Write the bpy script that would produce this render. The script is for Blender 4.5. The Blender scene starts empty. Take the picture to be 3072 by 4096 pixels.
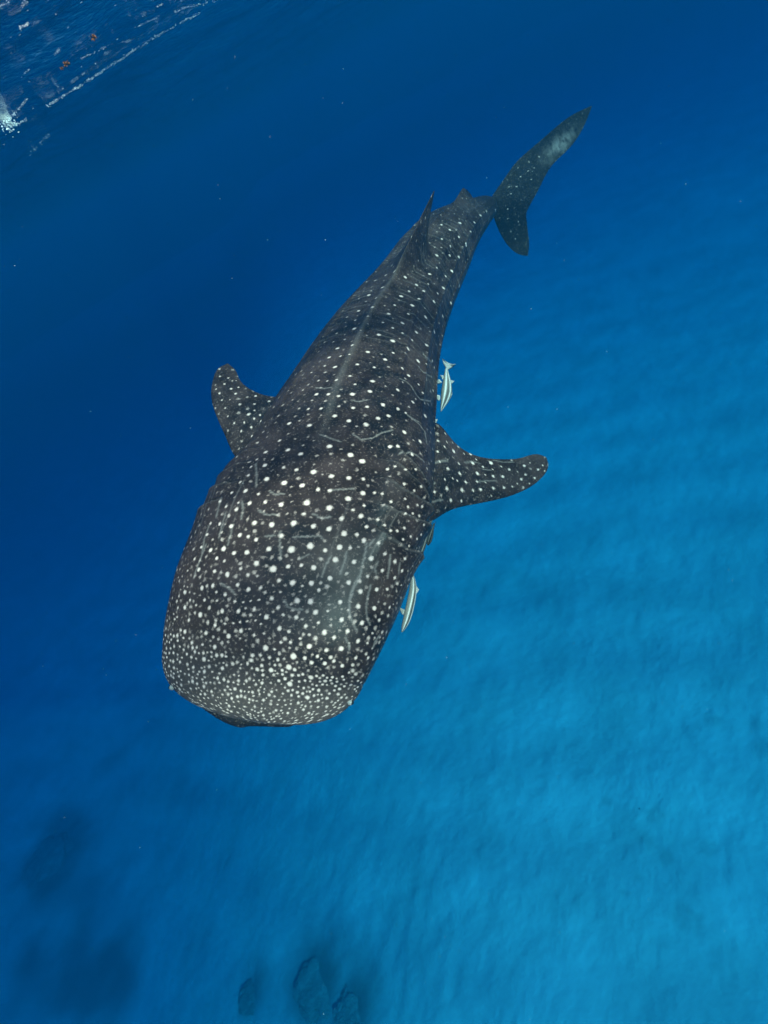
import bpy, math, random
import numpy as np
from mathutils import Matrix, Vector, Euler

random.seed(7)
rng = np.random.default_rng(7)
sc = bpy.context.scene
col = sc.collection
R = math.radians

# ------------------------------------------------------------------ camera
W, H, F = 768, 1024, 610.0            # frame and focal length in pixels
PITCH, ROLL = R(34), R(30)
CAM = np.array([0.0, 0.0, -1.15])     # metres, water surface is z = 0
fw = np.array([0, math.cos(PITCH), -math.sin(PITCH)])
r0 = np.array([1.0, 0, 0]); u0 = np.array([0, math.sin(PITCH), math.cos(PITCH)])
cr = math.cos(ROLL) * r0 - math.sin(ROLL) * u0
cu = math.cos(ROLL) * u0 + math.sin(ROLL) * r0
RC = np.stack([cr, cu, -fw], axis=1)  # camera axes as columns
cd = bpy.data.cameras.new('camera'); cam = bpy.data.objects.new('camera', cd); col.objects.link(cam)
cd.sensor_fit = 'VERTICAL'; cd.sensor_height = 24; cd.sensor_width = 18
cd.lens = F / H * 24; cd.clip_start = 0.05; cd.clip_end = 1000
m = Matrix.Identity(4)
for i in range(3):
    for j in range(3): m[i][j] = RC[i, j]
    m[i][3] = CAM[i]
cam.matrix_world = m
cd.dof.use_dof = True; cd.dof.focus_distance = 4.2; cd.dof.aperture_fstop = 1.4
sc.camera = cam

def c2w(p):                            # camera axes (x right, y up, z back) -> world
    return np.asarray(p) @ RC.T + CAM
def d2c(x, y, z):                      # a place in the photo (1659 px wide view) at depth z metres -> camera axes
    k = W / 1659.0
    x, y, z = np.asarray(x, float) * k - W / 2, H / 2 - np.asarray(y, float) * k, np.asarray(z, float)
    return np.stack([x * z / F, y * z / F, -z], axis=-1)
def w2d(p):                            # world -> photo
    q = (np.asarray(p) - CAM) @ RC
    k = 1659.0 / W
    return (q[..., 0] / -q[..., 2] * F + W / 2) * k, (H / 2 - q[..., 1] / -q[..., 2] * F) * k, -q[..., 2]

# ------------------------------------------------------------------ sky, sun, exposure
SUN = RC @ np.array([0.138, 0.29, 1.0]); SUN /= np.linalg.norm(SUN)
elev = math.asin(SUN[2]); azim = math.atan2(SUN[0], SUN[1])
wd = bpy.data.worlds.new('World'); sc.world = wd; wd.use_nodes = True
nt = wd.node_tree
sky = nt.nodes.new('ShaderNodeTexSky'); sky.sky_type = 'NISHITA'; sky.sun_disc = False
sky.sun_elevation = elev; sky.sun_rotation = azim
nt.links.new(sky.outputs[0], nt.nodes['Background'].inputs[0])
nt.nodes['Background'].inputs[1].default_value = 0.12
sd = bpy.data.lights.new('sun', 'SUN'); sd.energy = 5.0; sd.angle = R(2.8); sd.color = (1, 0.82, 0.67)
so = bpy.data.objects.new('sun', sd); col.objects.link(so)
so.rotation_euler = Vector(SUN).to_track_quat('Z', 'Y').to_euler()
vs = sc.view_settings
vs.view_transform = 'Standard'; vs.look = 'None'; vs.gamma = 1; vs.use_curve_mapping = False
vs.exposure = 1.5
cy = sc.cycles
cy.use_denoising = True
cy.volume_bounces = 1; cy.max_bounces = 6; cy.transparent_max_bounces = 12
cy.sample_clamp_indirect = 4; cy.caustics_reflective = False; cy.caustics_refractive = False

# ------------------------------------------------------------------ helpers
def mesh_obj(name, verts, faces, mat=None, parent=None, smooth=True):
    me = bpy.data.meshes.new(name)
    verts = np.asarray(verts, np.float32); faces = np.asarray(faces, np.int32)
    nv, nf, k = len(verts), len(faces), faces.shape[1]
    me.vertices.add(nv); me.vertices.foreach_set('co', verts.ravel())
    me.loops.add(nf * k); me.loops.foreach_set('vertex_index', faces.ravel())
    me.polygons.add(nf)
    me.polygons.foreach_set('loop_start', np.arange(0, nf * k, k, dtype=np.int32))
    me.update(calc_edges=True); me.validate()
    if smooth: me.polygons.foreach_set('use_smooth', np.ones(len(me.polygons), bool))
    if mat: me.materials.append(mat)
    o = bpy.data.objects.new(name, me); col.objects.link(o)
    if parent: o.parent = parent
    return o
def attr(o, name, vals):
    a = o.data.attributes.new(name, 'FLOAT', 'POINT'); a.data.foreach_set('value', np.asarray(vals, np.float32))
def tag(o, label=None, cat=None, group=None, kind=None):
    for k, v in (('label', label), ('category', cat), ('group', group), ('kind', kind)):
        if v: o[k] = v
    return o
def grid_faces(n, mm, wrap=False):
    i, j = np.meshgrid(np.arange(n - 1), np.arange(mm if wrap else mm - 1), indexing='ij')
    j2 = (j + 1) % mm
    return np.stack([i * mm + j, i * mm + j2, (i + 1) * mm + j2, (i + 1) * mm + j], -1).reshape(-1, 4)
def spline(x, y, xq):                  # natural cubic spline through (x, y), y may have columns
    x = np.asarray(x, float); y = np.asarray(y, float); n = len(x); h = np.diff(x)
    A = np.eye(n); B = np.zeros_like(y)
    for k in range(1, n - 1):
        A[k, k-1], A[k, k], A[k, k+1] = h[k-1], 2 * (h[k-1] + h[k]), h[k]
        B[k] = 6 * ((y[k+1] - y[k]) / h[k] - (y[k] - y[k-1]) / h[k-1])
    M = np.linalg.solve(A, B)
    k = np.clip(np.searchsorted(x, xq) - 1, 0, n - 2); t = xq - x[k]; hk = h[k]
    if y.ndim > 1: t = t[:, None]; hk = hk[:, None]
    return y[k] + t * ((y[k+1] - y[k]) / hk - hk * (2 * M[k] + M[k+1]) / 6) + t**2 * M[k] / 2 + t**3 * (M[k+1] - M[k]) / (6 * hk)
def vnoise(x, y, seed=0):              # smooth value noise on arrays
    xi, yi = np.floor(x).astype(np.int64), np.floor(y).astype(np.int64)
    fx, fy = x - xi, y - yi
    fx, fy = fx * fx * (3 - 2 * fx), fy * fy * (3 - 2 * fy)
    def hsh(a, b):
        n = (a * 374761393 + b * 668265263 + seed * 1442695041) & 0x7fffffff
        n = ((n ^ (n >> 13)) * 1274126177) & 0x7fffffff
        return ((n ^ (n >> 16)) & 0xffff) / 65535.0
    return (hsh(xi, yi) * (1 - fx) + hsh(xi + 1, yi) * fx) * (1 - fy) + (hsh(xi, yi + 1) * (1 - fx) + hsh(xi + 1, yi + 1) * fx) * fy
def fbm(x, y, o=4, seed=0):
    s = 0; a = 0.5
    for k in range(o):
        s = s + a * vnoise(x, y, seed + k); x, y, a = x * 2.03 + 7.1, y * 2.03 + 3.7, a * 0.5
    return s
def sstep(a, b, x):
    t = np.clip((x - a) / (b - a), 0, 1); return t * t * (3 - 2 * t)

class Mat:                              # small node-graph helper
    def __init__(s, name):
        s.m = bpy.data.materials.new(name); s.m.use_nodes = True; s.t = s.m.node_tree
        s.p = s.t.nodes.get('Principled BSDF'); s.out = s.t.nodes['Material Output']
    def n(s, kind, **kw):
        nd = s.t.nodes.new('ShaderNode' + kind)
        for k, v in kw.items(): setattr(nd, k, v)
        return nd
    def l(s, a, b): s.t.links.new(a, b)
    def noise(s, scale, detail=4, rough=0.55, vec=None, dist=0.0):
        nd = s.n('TexNoise'); nd.inputs['Scale'].default_value = scale; nd.inputs['Detail'].default_value = detail
        nd.inputs['Roughness'].default_value = rough; nd.inputs['Distortion'].default_value = dist
        if vec is None: vec = s.n('TexCoord').outputs['Object']
        s.l(vec, nd.inputs['Vector']); return nd.outputs['Fac']
    def ramp(s, fac, stops):
        nd = s.n('ValToRGB'); e = nd.color_ramp.elements
        while len(e) < len(stops): e.new(0.5)
        for k, (p, c) in enumerate(stops): e[k].position = p; e[k].color = (*c, 1)
        s.l(fac, nd.inputs[0]); return nd.outputs[0]
    def mix(s, fac, a, b, mode='MIX'):
        nd = s.n('Mix', data_type='RGBA', blend_type=mode)
        for v, i in ((fac, 0), (a, 6), (b, 7)):
            if hasattr(v, 'is_linked'): s.l(v, nd.inputs[i])
            elif i == 0: nd.inputs[0].default_value = v
            else: nd.inputs[i].default_value = (*v, 1)
        return nd.outputs[2]
    def math(s, op, a, b=None, clamp=False):
        nd = s.n('Math', operation=op, use_clamp=clamp)
        for v, i in ((a, 0), (b, 1)):
            if v is None: continue
            if hasattr(v, 'is_linked'): s.l(v, nd.inputs[i])
            else: nd.inputs[i].default_value = v
        return nd.outputs[0]
    def attr(s, name): return s.n('Attribute', attribute_name=name).outputs['Fac']
    def bump(s, h, strength, dist):
        nd = s.n('Bump'); nd.inputs['Strength'].default_value = strength; nd.inputs['Distance'].default_value = dist
        s.l(h, nd.inputs['Height']); s.l(nd.outputs[0], s.p.inputs['Normal'])

# ------------------------------------------------------------------ sea water (volume), surface, sea bed
HB = 160.0                              # half size of the body of water
BED = -19.5
mw = Mat('sea_water'); mw.t.nodes.remove(mw.p)
sca = mw.n('VolumeScatter'); ab = mw.n('VolumeAbsorption'); add = mw.n('AddShader')
S_S = np.array([0.00005, 0.0048, 0.0083]); S_A = np.array([0.116, 0.0370, 0.0182])
ds = S_S.max(); sca.inputs['Color'].default_value = (*(S_S / ds), 1); sca.inputs['Density'].default_value = ds
sca.inputs['Anisotropy'].default_value = 0.3
da = 0.2; ab.inputs['Color'].default_value = (*(1 - S_A / da), 1); ab.inputs['Density'].default_value = da
mw.l(sca.outputs[0], add.inputs[0]); mw.l(ab.outputs[0], add.inputs[1]); mw.l(add.outputs[0], mw.out.inputs['Volume'])

def wave_z(x, y):
    rr = np.maximum(np.hypot(x, y), .02); z = np.zeros_like(rr)
    for lam, amp, ang, ph in ((7.0, .09, 0.5, .3), (3.1, .045, 1.0, 1.2), (1.7, .026, 0.1, 2.2), (0.9, .012, .8, .7), (1.25, .014, 1.7, 4.)):
        k = 2 * math.pi / lam; p = k * (x * math.cos(ang) + y * math.sin(ang)) + ph + 2.5 * fbm(x / lam / 2.5 + 9, y / lam / 2.5 + 3, 2, 5)
        z = z + amp * np.clip(lam * 9 / rr, 0, 1) * (2 * (1 - np.abs(np.sin(p / 2))) ** 1.3 - .8)
    return z + 0.03 * (fbm(x * 1.6, y * 1.6, 4, 3) - .47) * np.clip(12 / rr, 0, 1)
def build_surface():
    nr, na = 300, 420
    r = 0.02 * (250 / 0.02) ** (np.arange(nr) / (nr - 1)); a = np.arange(na) / na * 2 * math.pi
    rr, aa = np.meshgrid(r, a, indexing='ij')
    x, y = rr * np.cos(aa), rr * np.sin(aa)
    z = wave_z(x, y)
    v = np.stack([x, y, z], -1).reshape(-1, 3)
    f = grid_faces(nr, na, True)
    mt = Mat('water_surface'); mt.t.nodes.remove(mt.p)
    fr = mt.n('LayerWeight'); fr.inputs['Blend'].default_value = .5
    mr = mt.n('MapRange', interpolation_type='SMOOTHSTEP'); mr.inputs[1].default_value = .25; mr.inputs[2].default_value = .51
    tr = mt.n('BsdfTransparent'); gl = mt.n('BsdfGlossy'); gl.inputs['Roughness'].default_value = 0.03
    mx = mt.n('MixShader')
    g = mt.n('NewGeometry').outputs['Position']
    b = mt.n('Bump'); b.inputs['Strength'].default_value = 0.8; b.inputs['Distance'].default_value = 0.03
    mt.l(mt.noise(9, 5, 0.6, g), b.inputs['Height'])
    mt.l(b.outputs[0], fr.inputs['Normal']); mt.l(b.outputs[0], gl.inputs['Normal'])
    mt.l(fr.outputs['Facing'], mr.inputs[0]); mt.l(mr.outputs[0], mx.inputs[0]); mt.l(tr.outputs[0], mx.inputs[1]); mt.l(gl.outputs[0], mx.inputs[2])
    mt.l(mx.outputs[0], mt.out.inputs['Surface'])
    o = mesh_obj('water_surface', v, f[:, ::-1], mt.m)
    return tag(o, kind='structure')
build_surface()

def bed_z(x, y):
    z = BED + 0.9 * (fbm(x * .09 + 4, y * .09 + 8, 3, 21) - .45)
    z += 0.12 * (fbm(x * .45, y * .45 + 2, 3, 31) - .45)
    xr, yr = .79 * x - .62 * y, .62 * x + .79 * y
    z += 0.15 * (fbm(xr * 1.2 + 11, yr * .7 + 5, 4, 41) - .45) * (.4 + 1.2 * fbm(x * .12 + 3, y * .12 + 9, 2, 59)) + .06 * (fbm(xr * 3.4 + 3, yr * 2.2 + 9, 3, 47) - .45)
    return z - 8.0 * sstep(0, 26, -(x + 1.0) + 0.1 * y)
def ray_bed(x, y):
    d = RC @ d2c(x, y, 1.0); d = d / np.linalg.norm(d)
    t = 5.0
    for _ in range(900):
        p = CAM + d * t
        if t > 90 or p[2] < float(bed_z(np.array(p[0]), np.array(p[1]))): break
        t += .1
    return CAM + d * t, t
def build_bed():
    nr, na = 620, 900
    r = 0.02 * (250 / 0.02) ** (np.arange(nr) / (nr - 1)); a = np.arange(na) / na * 2 * math.pi
    rr, aa = np.meshgrid(r, a, indexing='ij')
    x, y = 2 + rr * np.cos(aa), 8 + rr * np.sin(aa)
    v = np.stack([x, y, bed_z(x, y)], -1).reshape(-1, 3)
    nb = fbm(v[:, 0] * .3 + 5, v[:, 1] * .3 + 1, 5, 63); n2 = fbm(v[:, 0] * 1.6 + 8, v[:, 1] * 1.6 + 4, 4, 67)
    rub = np.zeros(len(v))             # patches of dark growth on the sand: place, radius, strength, raggedness
    for hx, hy, hr, st, off, rag, nz in [(60,1960,330,.55,1.0,1.6,nb),(110,1850,150,.8,1.1,1.6,nb),(60,2080,150,.8,1.1,1.6,nb),(235,2110,100,.7,1.1,1.6,nb),(545,2150,60,.8,1.1,1.6,nb),(690,2125,105,.85,1.15,1.6,nb),(775,2175,105,.85,1.15,1.6,nb)] + \
        [(a, b, c, .2, 1.2, 3, n2) for a, b, c in ((1419,1761,17),(1392,1810,16),(1440,1855,13),(1480,1978,20),(1442,2046,18),(1349,1932,15),(1377,1897,15),(1632,1559,15),(1541,1557,16),(1312,1733,11),(1652,1618,17),(1522,1832,15))]:
        p, t = ray_bed(hx, hy); rm = hr * W / 1659 * t / F
        rub = np.maximum(rub, st * sstep(0, 1, np.clip(off + rag * (nz - .48) - np.hypot(v[:, 0] - p[0], v[:, 1] - p[1]) / rm, 0, 1)))
    mt = Mat('sand')
    g = mt.n('NewGeometry').outputs['Position']
    c = mt.ramp(mt.noise(0.45, 5, .55, g), [(.3, (.46, .54, .48)), (.7, (.60, .68, .62))])
    c = mt.mix(mt.attr('rubble'), c, (.09, .10, .08))
    mt.l(c, mt.p.inputs['Base Color']); mt.p.inputs['Roughness'].default_value = .95; mt.p.inputs['Specular IOR Level'].default_value = 0
    mt.bump(mt.noise(1.3, 4, .55, g), .5, .16)
    o = mesh_obj('sea_bed', v, grid_faces(nr, na, True), mt.m); attr(o, 'rubble', rub)
    return tag(o, kind='structure')
build_bed()

def build_haze():
    lo, hi = BED - 13, 0.45
    v = [(x, y, z) for z in (lo, hi) for x, y in ((-HB, -HB), (HB, -HB), (HB, HB), (-HB, HB))]
    f = [(0, 3, 2, 1), (4, 5, 6, 7), (0, 1, 5, 4), (1, 2, 6, 5), (2, 3, 7, 6), (3, 0, 4, 7)]
    o = mesh_obj('haze', v, f, mw.m, smooth=False)
    return tag(o, 'clear blue sea water filling the whole scene', 'water', kind='stuff')
build_haze()

# ------------------------------------------------------------------ whale shark
# left and right outline of the back, station by station (photo places), and distance in metres
ST = [  # xl, yl, xr, yr, depth, height ratio top, bottom
 (338,1400, 785,1475, 3.28, .40, .48),
 (346,1300, 830,1365, 3.34, .44, .55),
 (376,1220, 865,1290, 3.43, .48, .60),
 (416,1130, 895,1215, 3.55, .54, .66),
 (460,1062, 915,1150, 3.72, .60, .72),
 (515, 990, 928,1080, 3.97, .66, .78),
 (560, 925, 932,1000, 4.28, .74, .82),
 (610, 860, 934, 925, 4.66, .82, .86),
 (660, 795, 940, 835, 5.10, .88, .90),
 (720, 710, 950, 760, 5.62, .93, .92),
 (780, 640, 968, 690, 6.15, .97, .95),
 (830, 580, 990, 630, 6.60, 1.0, .98),
 (870, 530,1015, 570, 6.95, 1.0, .95),
 (920, 490,1035, 520, 7.30, .95, .9),
 (968, 463,1055, 485, 7.70, .85, .85),
 (1010,443,1072, 462, 8.10, .80, .8),
 (1045,425,1090, 450, 8.50, .9, .9)]
ST = np.array(ST, float)
TIP = d2c(568, 1536, 3.23)
def unit(v): return v / np.linalg.norm(v, axis=-1, keepdims=True)

def shark_frame(ns):
    L, Rr = d2c(ST[:, 0], ST[:, 1], ST[:, 4]), d2c(ST[:, 2], ST[:, 3], ST[:, 4])
    C = (L + Rr) / 2; hw = np.linalg.norm(Rr - L, axis=1) / 2
    C = np.vstack([TIP, C])
    s = np.concatenate([[0], np.cumsum(np.linalg.norm(np.diff(C, axis=0), axis=1))])
    return C, s, hw
SC_, SS_, SHW_ = shark_frame(0)
SLEN = SS_[-1]
def body_axes(s):
    """centre, forward, up, right (camera axes), half width, top and bottom height at arc length s"""
    c = spline(SS_, SC_, s); e = 0.03
    t = unit(spline(SS_, SC_, np.clip(s - e, 0, SLEN)) - spline(SS_, SC_, np.clip(s + e, 0, SLEN)))
    ups = np.array([[-.15, .40, .86], [-.12, .48, .82], [-.02, .65, .70], [-.05, .75, .62]])
    up = np.stack([np.interp(s, [0, 2.0, 5.0, SLEN], ups[:, k]) for k in range(3)], -1)
    up = unit(up - (up * t).sum(-1, keepdims=True) * t)
    rt = np.cross(t, up)
    hw = spline(SS_[1:], SHW_, np.maximum(s, SS_[1]))
    ht = hw * np.interp(s, SS_[1:], ST[:, 5]); hb = hw * np.interp(s, SS_[1:], ST[:, 6])
    D = 0.36
    x = np.clip(1 - s / D, 0, 1)
    hw = hw * 1.02 * (1 - x ** 3.0) ** (1 / 3.1)
    y = np.clip(1 - s / .6, 0, 1)
    e = sstep(SLEN - .55, SLEN, s); hw = hw * (1 - .72 * e); ht = ht * (1 - .45 * e); hb = hb * (1 - .45 * e)
    ht = ht * (1 - y ** 2.0) ** .5 * (1 - .25 * y); hb = hb * (1 - y ** 2.2) ** .5
    return c, t, up, rt, hw, ht, hb
def body_point(s, th):
    """points for arrays s, th (angle from the dorsal line, positive towards the shark's left side)"""
    c, t, up, rt, hw, ht, hb = body_axes(s)
    sn, cs = np.sin(th), np.cos(th)
    p = np.interp(s, [0, 1.0, 2.2, 4], [.80, .86, .95, 1.0])
    q = np.interp(s, [0, 1.0, 2.2, 4], [1.0, 1.0, 1.0, 1.0])
    a = -np.sign(sn) * np.abs(sn) ** p * hw
    b = np.sign(cs) * np.abs(cs) ** q * np.where(cs > 0, ht, hb)
    k = sstep(1.6, 2.6, s) * (1 - sstep(SLEN - 1.2, SLEN - .2, s))   # ridges along the back
    rg = .055 * np.exp(-(np.abs(th) / .075) ** 1.5)
    for r_ in (.62, 1.02, 1.42): rg = rg + .028 * np.exp(-((np.abs(th) - r_ ) / .05) ** 2)
    g = 1 + rg * k
    x = a / np.maximum(hw, 1e-4) * np.clip(hw / .55, 0, 1)
    fwd = (-.155 * x + .062 * (1 - x ** 2)) * np.clip(1 - s / .6, 0, 1) ** 1.5
    return c + rt * (a * g)[..., None] + up * (b * g)[..., None] + t * fwd[..., None]

NS, NT = 820, 520
def s_samples():
    k = np.linspace(0, 1, NS)
    return SLEN * (0.55 * k + 0.45 * k ** 2.2)
def th_samples():
    k = np.linspace(-1, 1, NT, endpoint=False)
    return math.pi * (0.72 * k + 0.28 * np.sign(k) * np.abs(k) ** 3)
SV, TV = s_samples(), th_samples()
SV[0] = 0.0008
BS, BT = np.meshgrid(SV, TV, indexing='ij')
BP = body_point(BS.ravel(), BT.ravel()).reshape(NS, NT, 3)      # camera axes


BC = body_axes(BS.ravel())[0].reshape(NS, NT, 3)
FRAC = np.zeros((NS, NT))
def grow_fin(s0, s1, hmax, sweep, lean, w, peak):
    """pull the dorsal line of the body up into a swept fin that flares into the back"""
    global BP, FRAC
    _, t, up, rt, hw, ht, hb = body_axes(SV)
    u = np.clip((SV - s0) / (s1 - s0), 0, 1)
    h = np.where(u < peak, (u / peak) ** .95, np.clip((1 - u) / (1 - peak), 0, 1) ** .55); h = np.where((u <= 0) | (u >= 1), 0, h)
    for _ in range(6): h[1:-1] = (h[:-2] + 2 * h[1:-1] + h[2:]) / 4
    x = np.abs(np.sin(TV))[None] * hw[:, None] + 9 * (np.cos(TV) < 0)[None]
    ww = w * (.55 + .45 * h[:, None])
    f = h[:, None] * np.clip(1 - x / ww, 0, 1) ** 2.1
    BP = BP + up[:, None] * (hmax * f)[..., None] - t[:, None] * (sweep * f ** 1.15)[..., None] - rt[:, None] * (lean * f)[..., None]
    FRAC = np.maximum(FRAC, f)
grow_fin(4.02, 5.12, .50, .36, .13, .19, .60)
grow_fin(6.28, 7.0, .115, .12, -.05, .18, .5)
def to_view(x, y, crop):               # place in a detail view of the photo -> 1659 px wide view
    ox, oy, k = crop
    return (ox + np.asarray(x, float) / k) * .54004, (oy + np.asarray(y, float) / k) * .54004
CA, CB, CC, CT, CF, CG = (600, 2300, 1.508), (600, 1600, 1.3825), (1100, 900, 1.843), (1500, 350, 1.746), (1550, 1350, 2.37), (800, 1400, 3.318)

def finder(P, N):                      # nearest front-facing vertex under a place in the photo
    x, y, z = (P[:, 0] / -P[:, 2] * F + W / 2) * 1659 / W, (H / 2 - P[:, 1] / -P[:, 2] * F) * 1659 / W, -P[:, 2]
    ok = np.nonzero((N * P).sum(1) < 0)[0]
    x, y, z = x[ok], y[ok], z[ok]
    def f(px, py):
        d = np.hypot(x - px, y - py) + 12 * (z - z.min())
        k = np.argmin(d); return ok[k], np.hypot(x[k] - px, y[k] - py)
    return f
def grid_normals(P):                   # outward normals of a (ns, nt, 3) grid wrapped in the second direction
    a = np.gradient(P, axis=0); b = np.roll(P, -1, 1) - np.roll(P, 1, 1)
    return unit(np.cross(a, b) + 1e-12)
BN = grid_normals(BP)
if ((BP - BC) * BN).sum() < 0: BN = -BN
bfind = finder(BP.reshape(-1, 3), BN.reshape(-1, 3))

# gill slits: overlapping flaps, both sides
GILLS = [[(1305,235),(1345,270),(1400,320),(1450,370),(1490,430)], [(1262,318),(1330,350),(1400,415),(1460,470),(1505,540)],
         [(1225,415),(1290,445),(1370,500),(1450,550),(1508,590)], [(1205,555),(1260,580),(1340,620),(1430,655),(1510,690)],
         [(1205,690),(1270,740),(1340,790),(1400,820),(1470,838)]]
SIDE = np.where(BT > 0, 1.0, .45)
lip = np.zeros((NS, NT)); disp = np.zeros((NS, NT)); groove = np.zeros((NS, NT))
for g in GILLS:
    st = []
    for q in g:
        k, _ = bfind(*to_view(*q, CB)); st.append((abs(BT.ravel()[k]), BS.ravel()[k]))
    st = np.array(sorted(st))
    tt = np.abs(BT); gs = np.interp(tt, st[:, 0], st[:, 1]); d = BS - gs
    env = sstep(st[0, 0] - .03, st[0, 0] + .16, tt) * (1 - sstep(st[-1, 0] + .10, st[-1, 0] + .22, tt))
    disp += SIDE * env * np.where(d < 0, .044 * np.exp(np.minimum(d, 0) / .09), -.010 * np.exp(-np.maximum(d, 0) / .03))
    lip = np.maximum(lip, env * np.exp(-((d + .006) / .006) ** 2)); groove = np.maximum(groove, env * np.exp(-((d - .010) / .013) ** 2))
# eye bumps
disp += 0.004 * (fbm(BS * 6, BT * 5 + 20, 3, 77) - .45) * sstep(.2, .6, BS)
BP = BP + unit(BP - BC) * disp[..., None]
BN = grid_normals(BP)
if ((BP - BC) * BN).sum() < 0: BN = -BN

def fin(le, te, thick, n=150, mch=70, flare=1.6, flen=.16, bend=None):
    """leading and trailing edge (photo place, depth) from root to tip -> wing-shaped grid in camera axes"""
    def rs(e):
        e = np.array(e, float); p = d2c(e[:, 0], e[:, 1], e[:, 2])
        t = np.concatenate([[0], np.cumsum(np.linalg.norm(np.diff(p, axis=0), axis=1))]); t /= t[-1]
        return spline(t, p, 1 - (1 - np.linspace(0, 1, n)) ** 1.25)
    A, B = rs(le), rs(te)
    ch = B - A; cl = np.linalg.norm(ch, axis=1)
    sp = np.gradient((A + B) / 2, axis=0)
    nr = np.cross(ch, sp); nr = unit(nr + 1e-9)
    for _ in range(12): nr[1:-1] = unit(nr[:-2] + 2 * nr[1:-1] + nr[2:])
    nr[-3:] = nr[-4]
    k = np.linspace(0, 1, n); x = (1 - np.cos(np.linspace(0, math.pi, mch))) / 2
    yt = 5 * (.2969 * np.sqrt(x) - .126 * x - .3516 * x**2 + .2843 * x**3 - .1015 * x**4)
    tk = thick * cl * (1 + (flare - 1) * np.exp(-(k / flen) ** 2)) * (1 - .35 * k)
    up = A[:, None] + ch[:, None] * x[None, :, None] + nr[:, None] * (yt[None] * tk[:, None] / 1.0)[..., None]
    dn = A[:, None] + ch[:, None] * x[None, :, None] - nr[:, None] * (yt[None] * tk[:, None] / 1.0)[..., None]
    return np.concatenate([up, dn[:, ::-1][:, 1:-1]], axis=1)

FINS = {}
FINS['pec_l'] = fin([(880,1120,4.05),(925,1128,4.12),(960,1109,4.2),(1020,1090,4.33),(1090,1075,4.5),(1140,1055,4.63),(1172,1030,4.72),(1184,1003,4.78),(1180,988,4.8)],
                    [(870,940,4.30),(915,915,4.36),(945,915,4.42),(967,938,4.46),(992,965,4.5),(1030,985,4.55),(1085,992,4.64),(1130,988,4.73),(1165,982,4.79),(1180,988,4.8)], .16, flare=1.9)
FINS['pec_r'] = fin([(570,1010,4.35),(517,995,4.42),(490,950,4.52),(468,900,4.65),(456,850,4.8),(461,817,4.92),(474,794,5.0),(492,785,5.03)],
                    [(680,860,4.6),(622,858,4.70),(590,857,4.74),(560,850,4.78),(533,836,4.84),(516,817,4.92),(507,798,5.0),(492,785,5.03)], .18, flare=1.6)
# tail fin: upper lobe and lower lobe share the end of the tail
FINS['tail'] = fin([(1140,553,9.08),(1120,549,9.03),(1097,530,8.93),(1077,497,8.72),(1066,468,8.52),(1060,447,8.44),(1068,416,8.55),(1085,392,8.66),(1112,354,8.8),(1152,317,9.0),(1200,275,9.2),(1240,246,9.38),(1279,228,9.52)],
                   [(1140,553,9.08),(1143,530,9.04),(1141,505,8.98),(1138,480,8.91),(1137,463,8.87),(1142,448,8.9),(1151,432,8.95),(1162,412,9.02),(1176,384,9.1),(1192,358,9.18),(1220,330,9.28),(1247,298,9.4),(1266,262,9.47),(1279,228,9.52)], .05, n=260, mch=60, flare=1.0)
# lower jaw under the upper lip: a crescent roll
def crescent():
    xx = np.linspace(-.97, .97, 160); sq = np.linspace(.001, .5, 600); hq = body_axes(sq)[4]; hq = hq / body_axes(np.array([.5]))[4]
    sx_ = np.interp(np.abs(xx), hq, sq); base = body_point(sx_, np.where(xx > 0, -1, 1) * math.pi / 2)
    _, t, up, rt, _, _, _ = body_axes(np.full_like(xx, .3))
    for _ in range(40): base[1:-1] = (base[:-2] + 2 * base[1:-1] + base[2:]) / 4
    base = base - t * .012 - up * .055 - rt * (xx * .02)[:, None]
    tan = unit(np.gradient(base, axis=0)); n1 = unit(np.cross(tan, up)); rad = (.046 * np.exp(-((xx - .26) / .32) ** 2) + .010) * np.sqrt(np.clip(1 - xx ** 2, 0, 1)) + .003
    a = np.linspace(0, 2 * math.pi, 28, endpoint=False)
    return base[:, None] + n1[:, None] * (np.cos(a)[None] * rad[:, None] * 1.1)[..., None] + up[:, None] * (np.sin(a)[None] * rad[:, None])[..., None]
FINS['jaw'] = crescent()

# ---- one mesh: body and fins
parts = [('body', BP)] + list(FINS.items())
PV, PF, PN, PID = [], [], [], []
off = 0
for kx, (nm, g) in enumerate(parts):
    ns, ntt = g.shape[:2]
    nrm = grid_normals(g)
    cen = g.mean(1, keepdims=True)
    if ((g - cen) * nrm).sum() < 0: nrm = -nrm; fc = grid_faces(ns, ntt, True)
    else: fc = grid_faces(ns, ntt, True)[:, ::-1]
    PV.append(g.reshape(-1, 3)); PN.append(nrm.reshape(-1, 3)); PF.append(fc + off); PID.append(np.full(ns * ntt, kx)); off += ns * ntt
PV, PF, PN, PID = np.vstack(PV), np.vstack(PF), np.vstack(PN), np.concatenate(PID)
sval = np.concatenate([BS.ravel(), np.full(len(PV) - NS * NT, -1.0)])
tval = np.concatenate([BT.ravel(), np.zeros(len(PV) - NS * NT)])
spot = np.zeros(len(PV)); pale = np.zeros(len(PV)); dark = np.zeros(len(PV))
dark[:NS * NT] = np.maximum(groove.ravel() * .8, (.75 * sstep(6.3, 7.9, BS) ).ravel())  # shade painted into gill grooves; skin graded darker for depth towards the tail
dark[PID == [p[0] for p in parts].index('tail')] = .85
from mathutils import kdtree
KD = kdtree.KDTree(len(PV))
for k, p in enumerate(PV.tolist()): KD.insert(p, k)
KD.balance()
pname = [p[0] for p in parts]
find_all = {}
for kx, nm in enumerate(pname):
    idx = np.nonzero(PID == kx)[0]
    find_all[nm] = (idx, finder(PV[idx], PN[idx]))
def locate(nm, px, py, tol=6):
    idx, f = find_all[nm]; k, d = f(px, py)
    return idx[k] if d < tol else None
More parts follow.
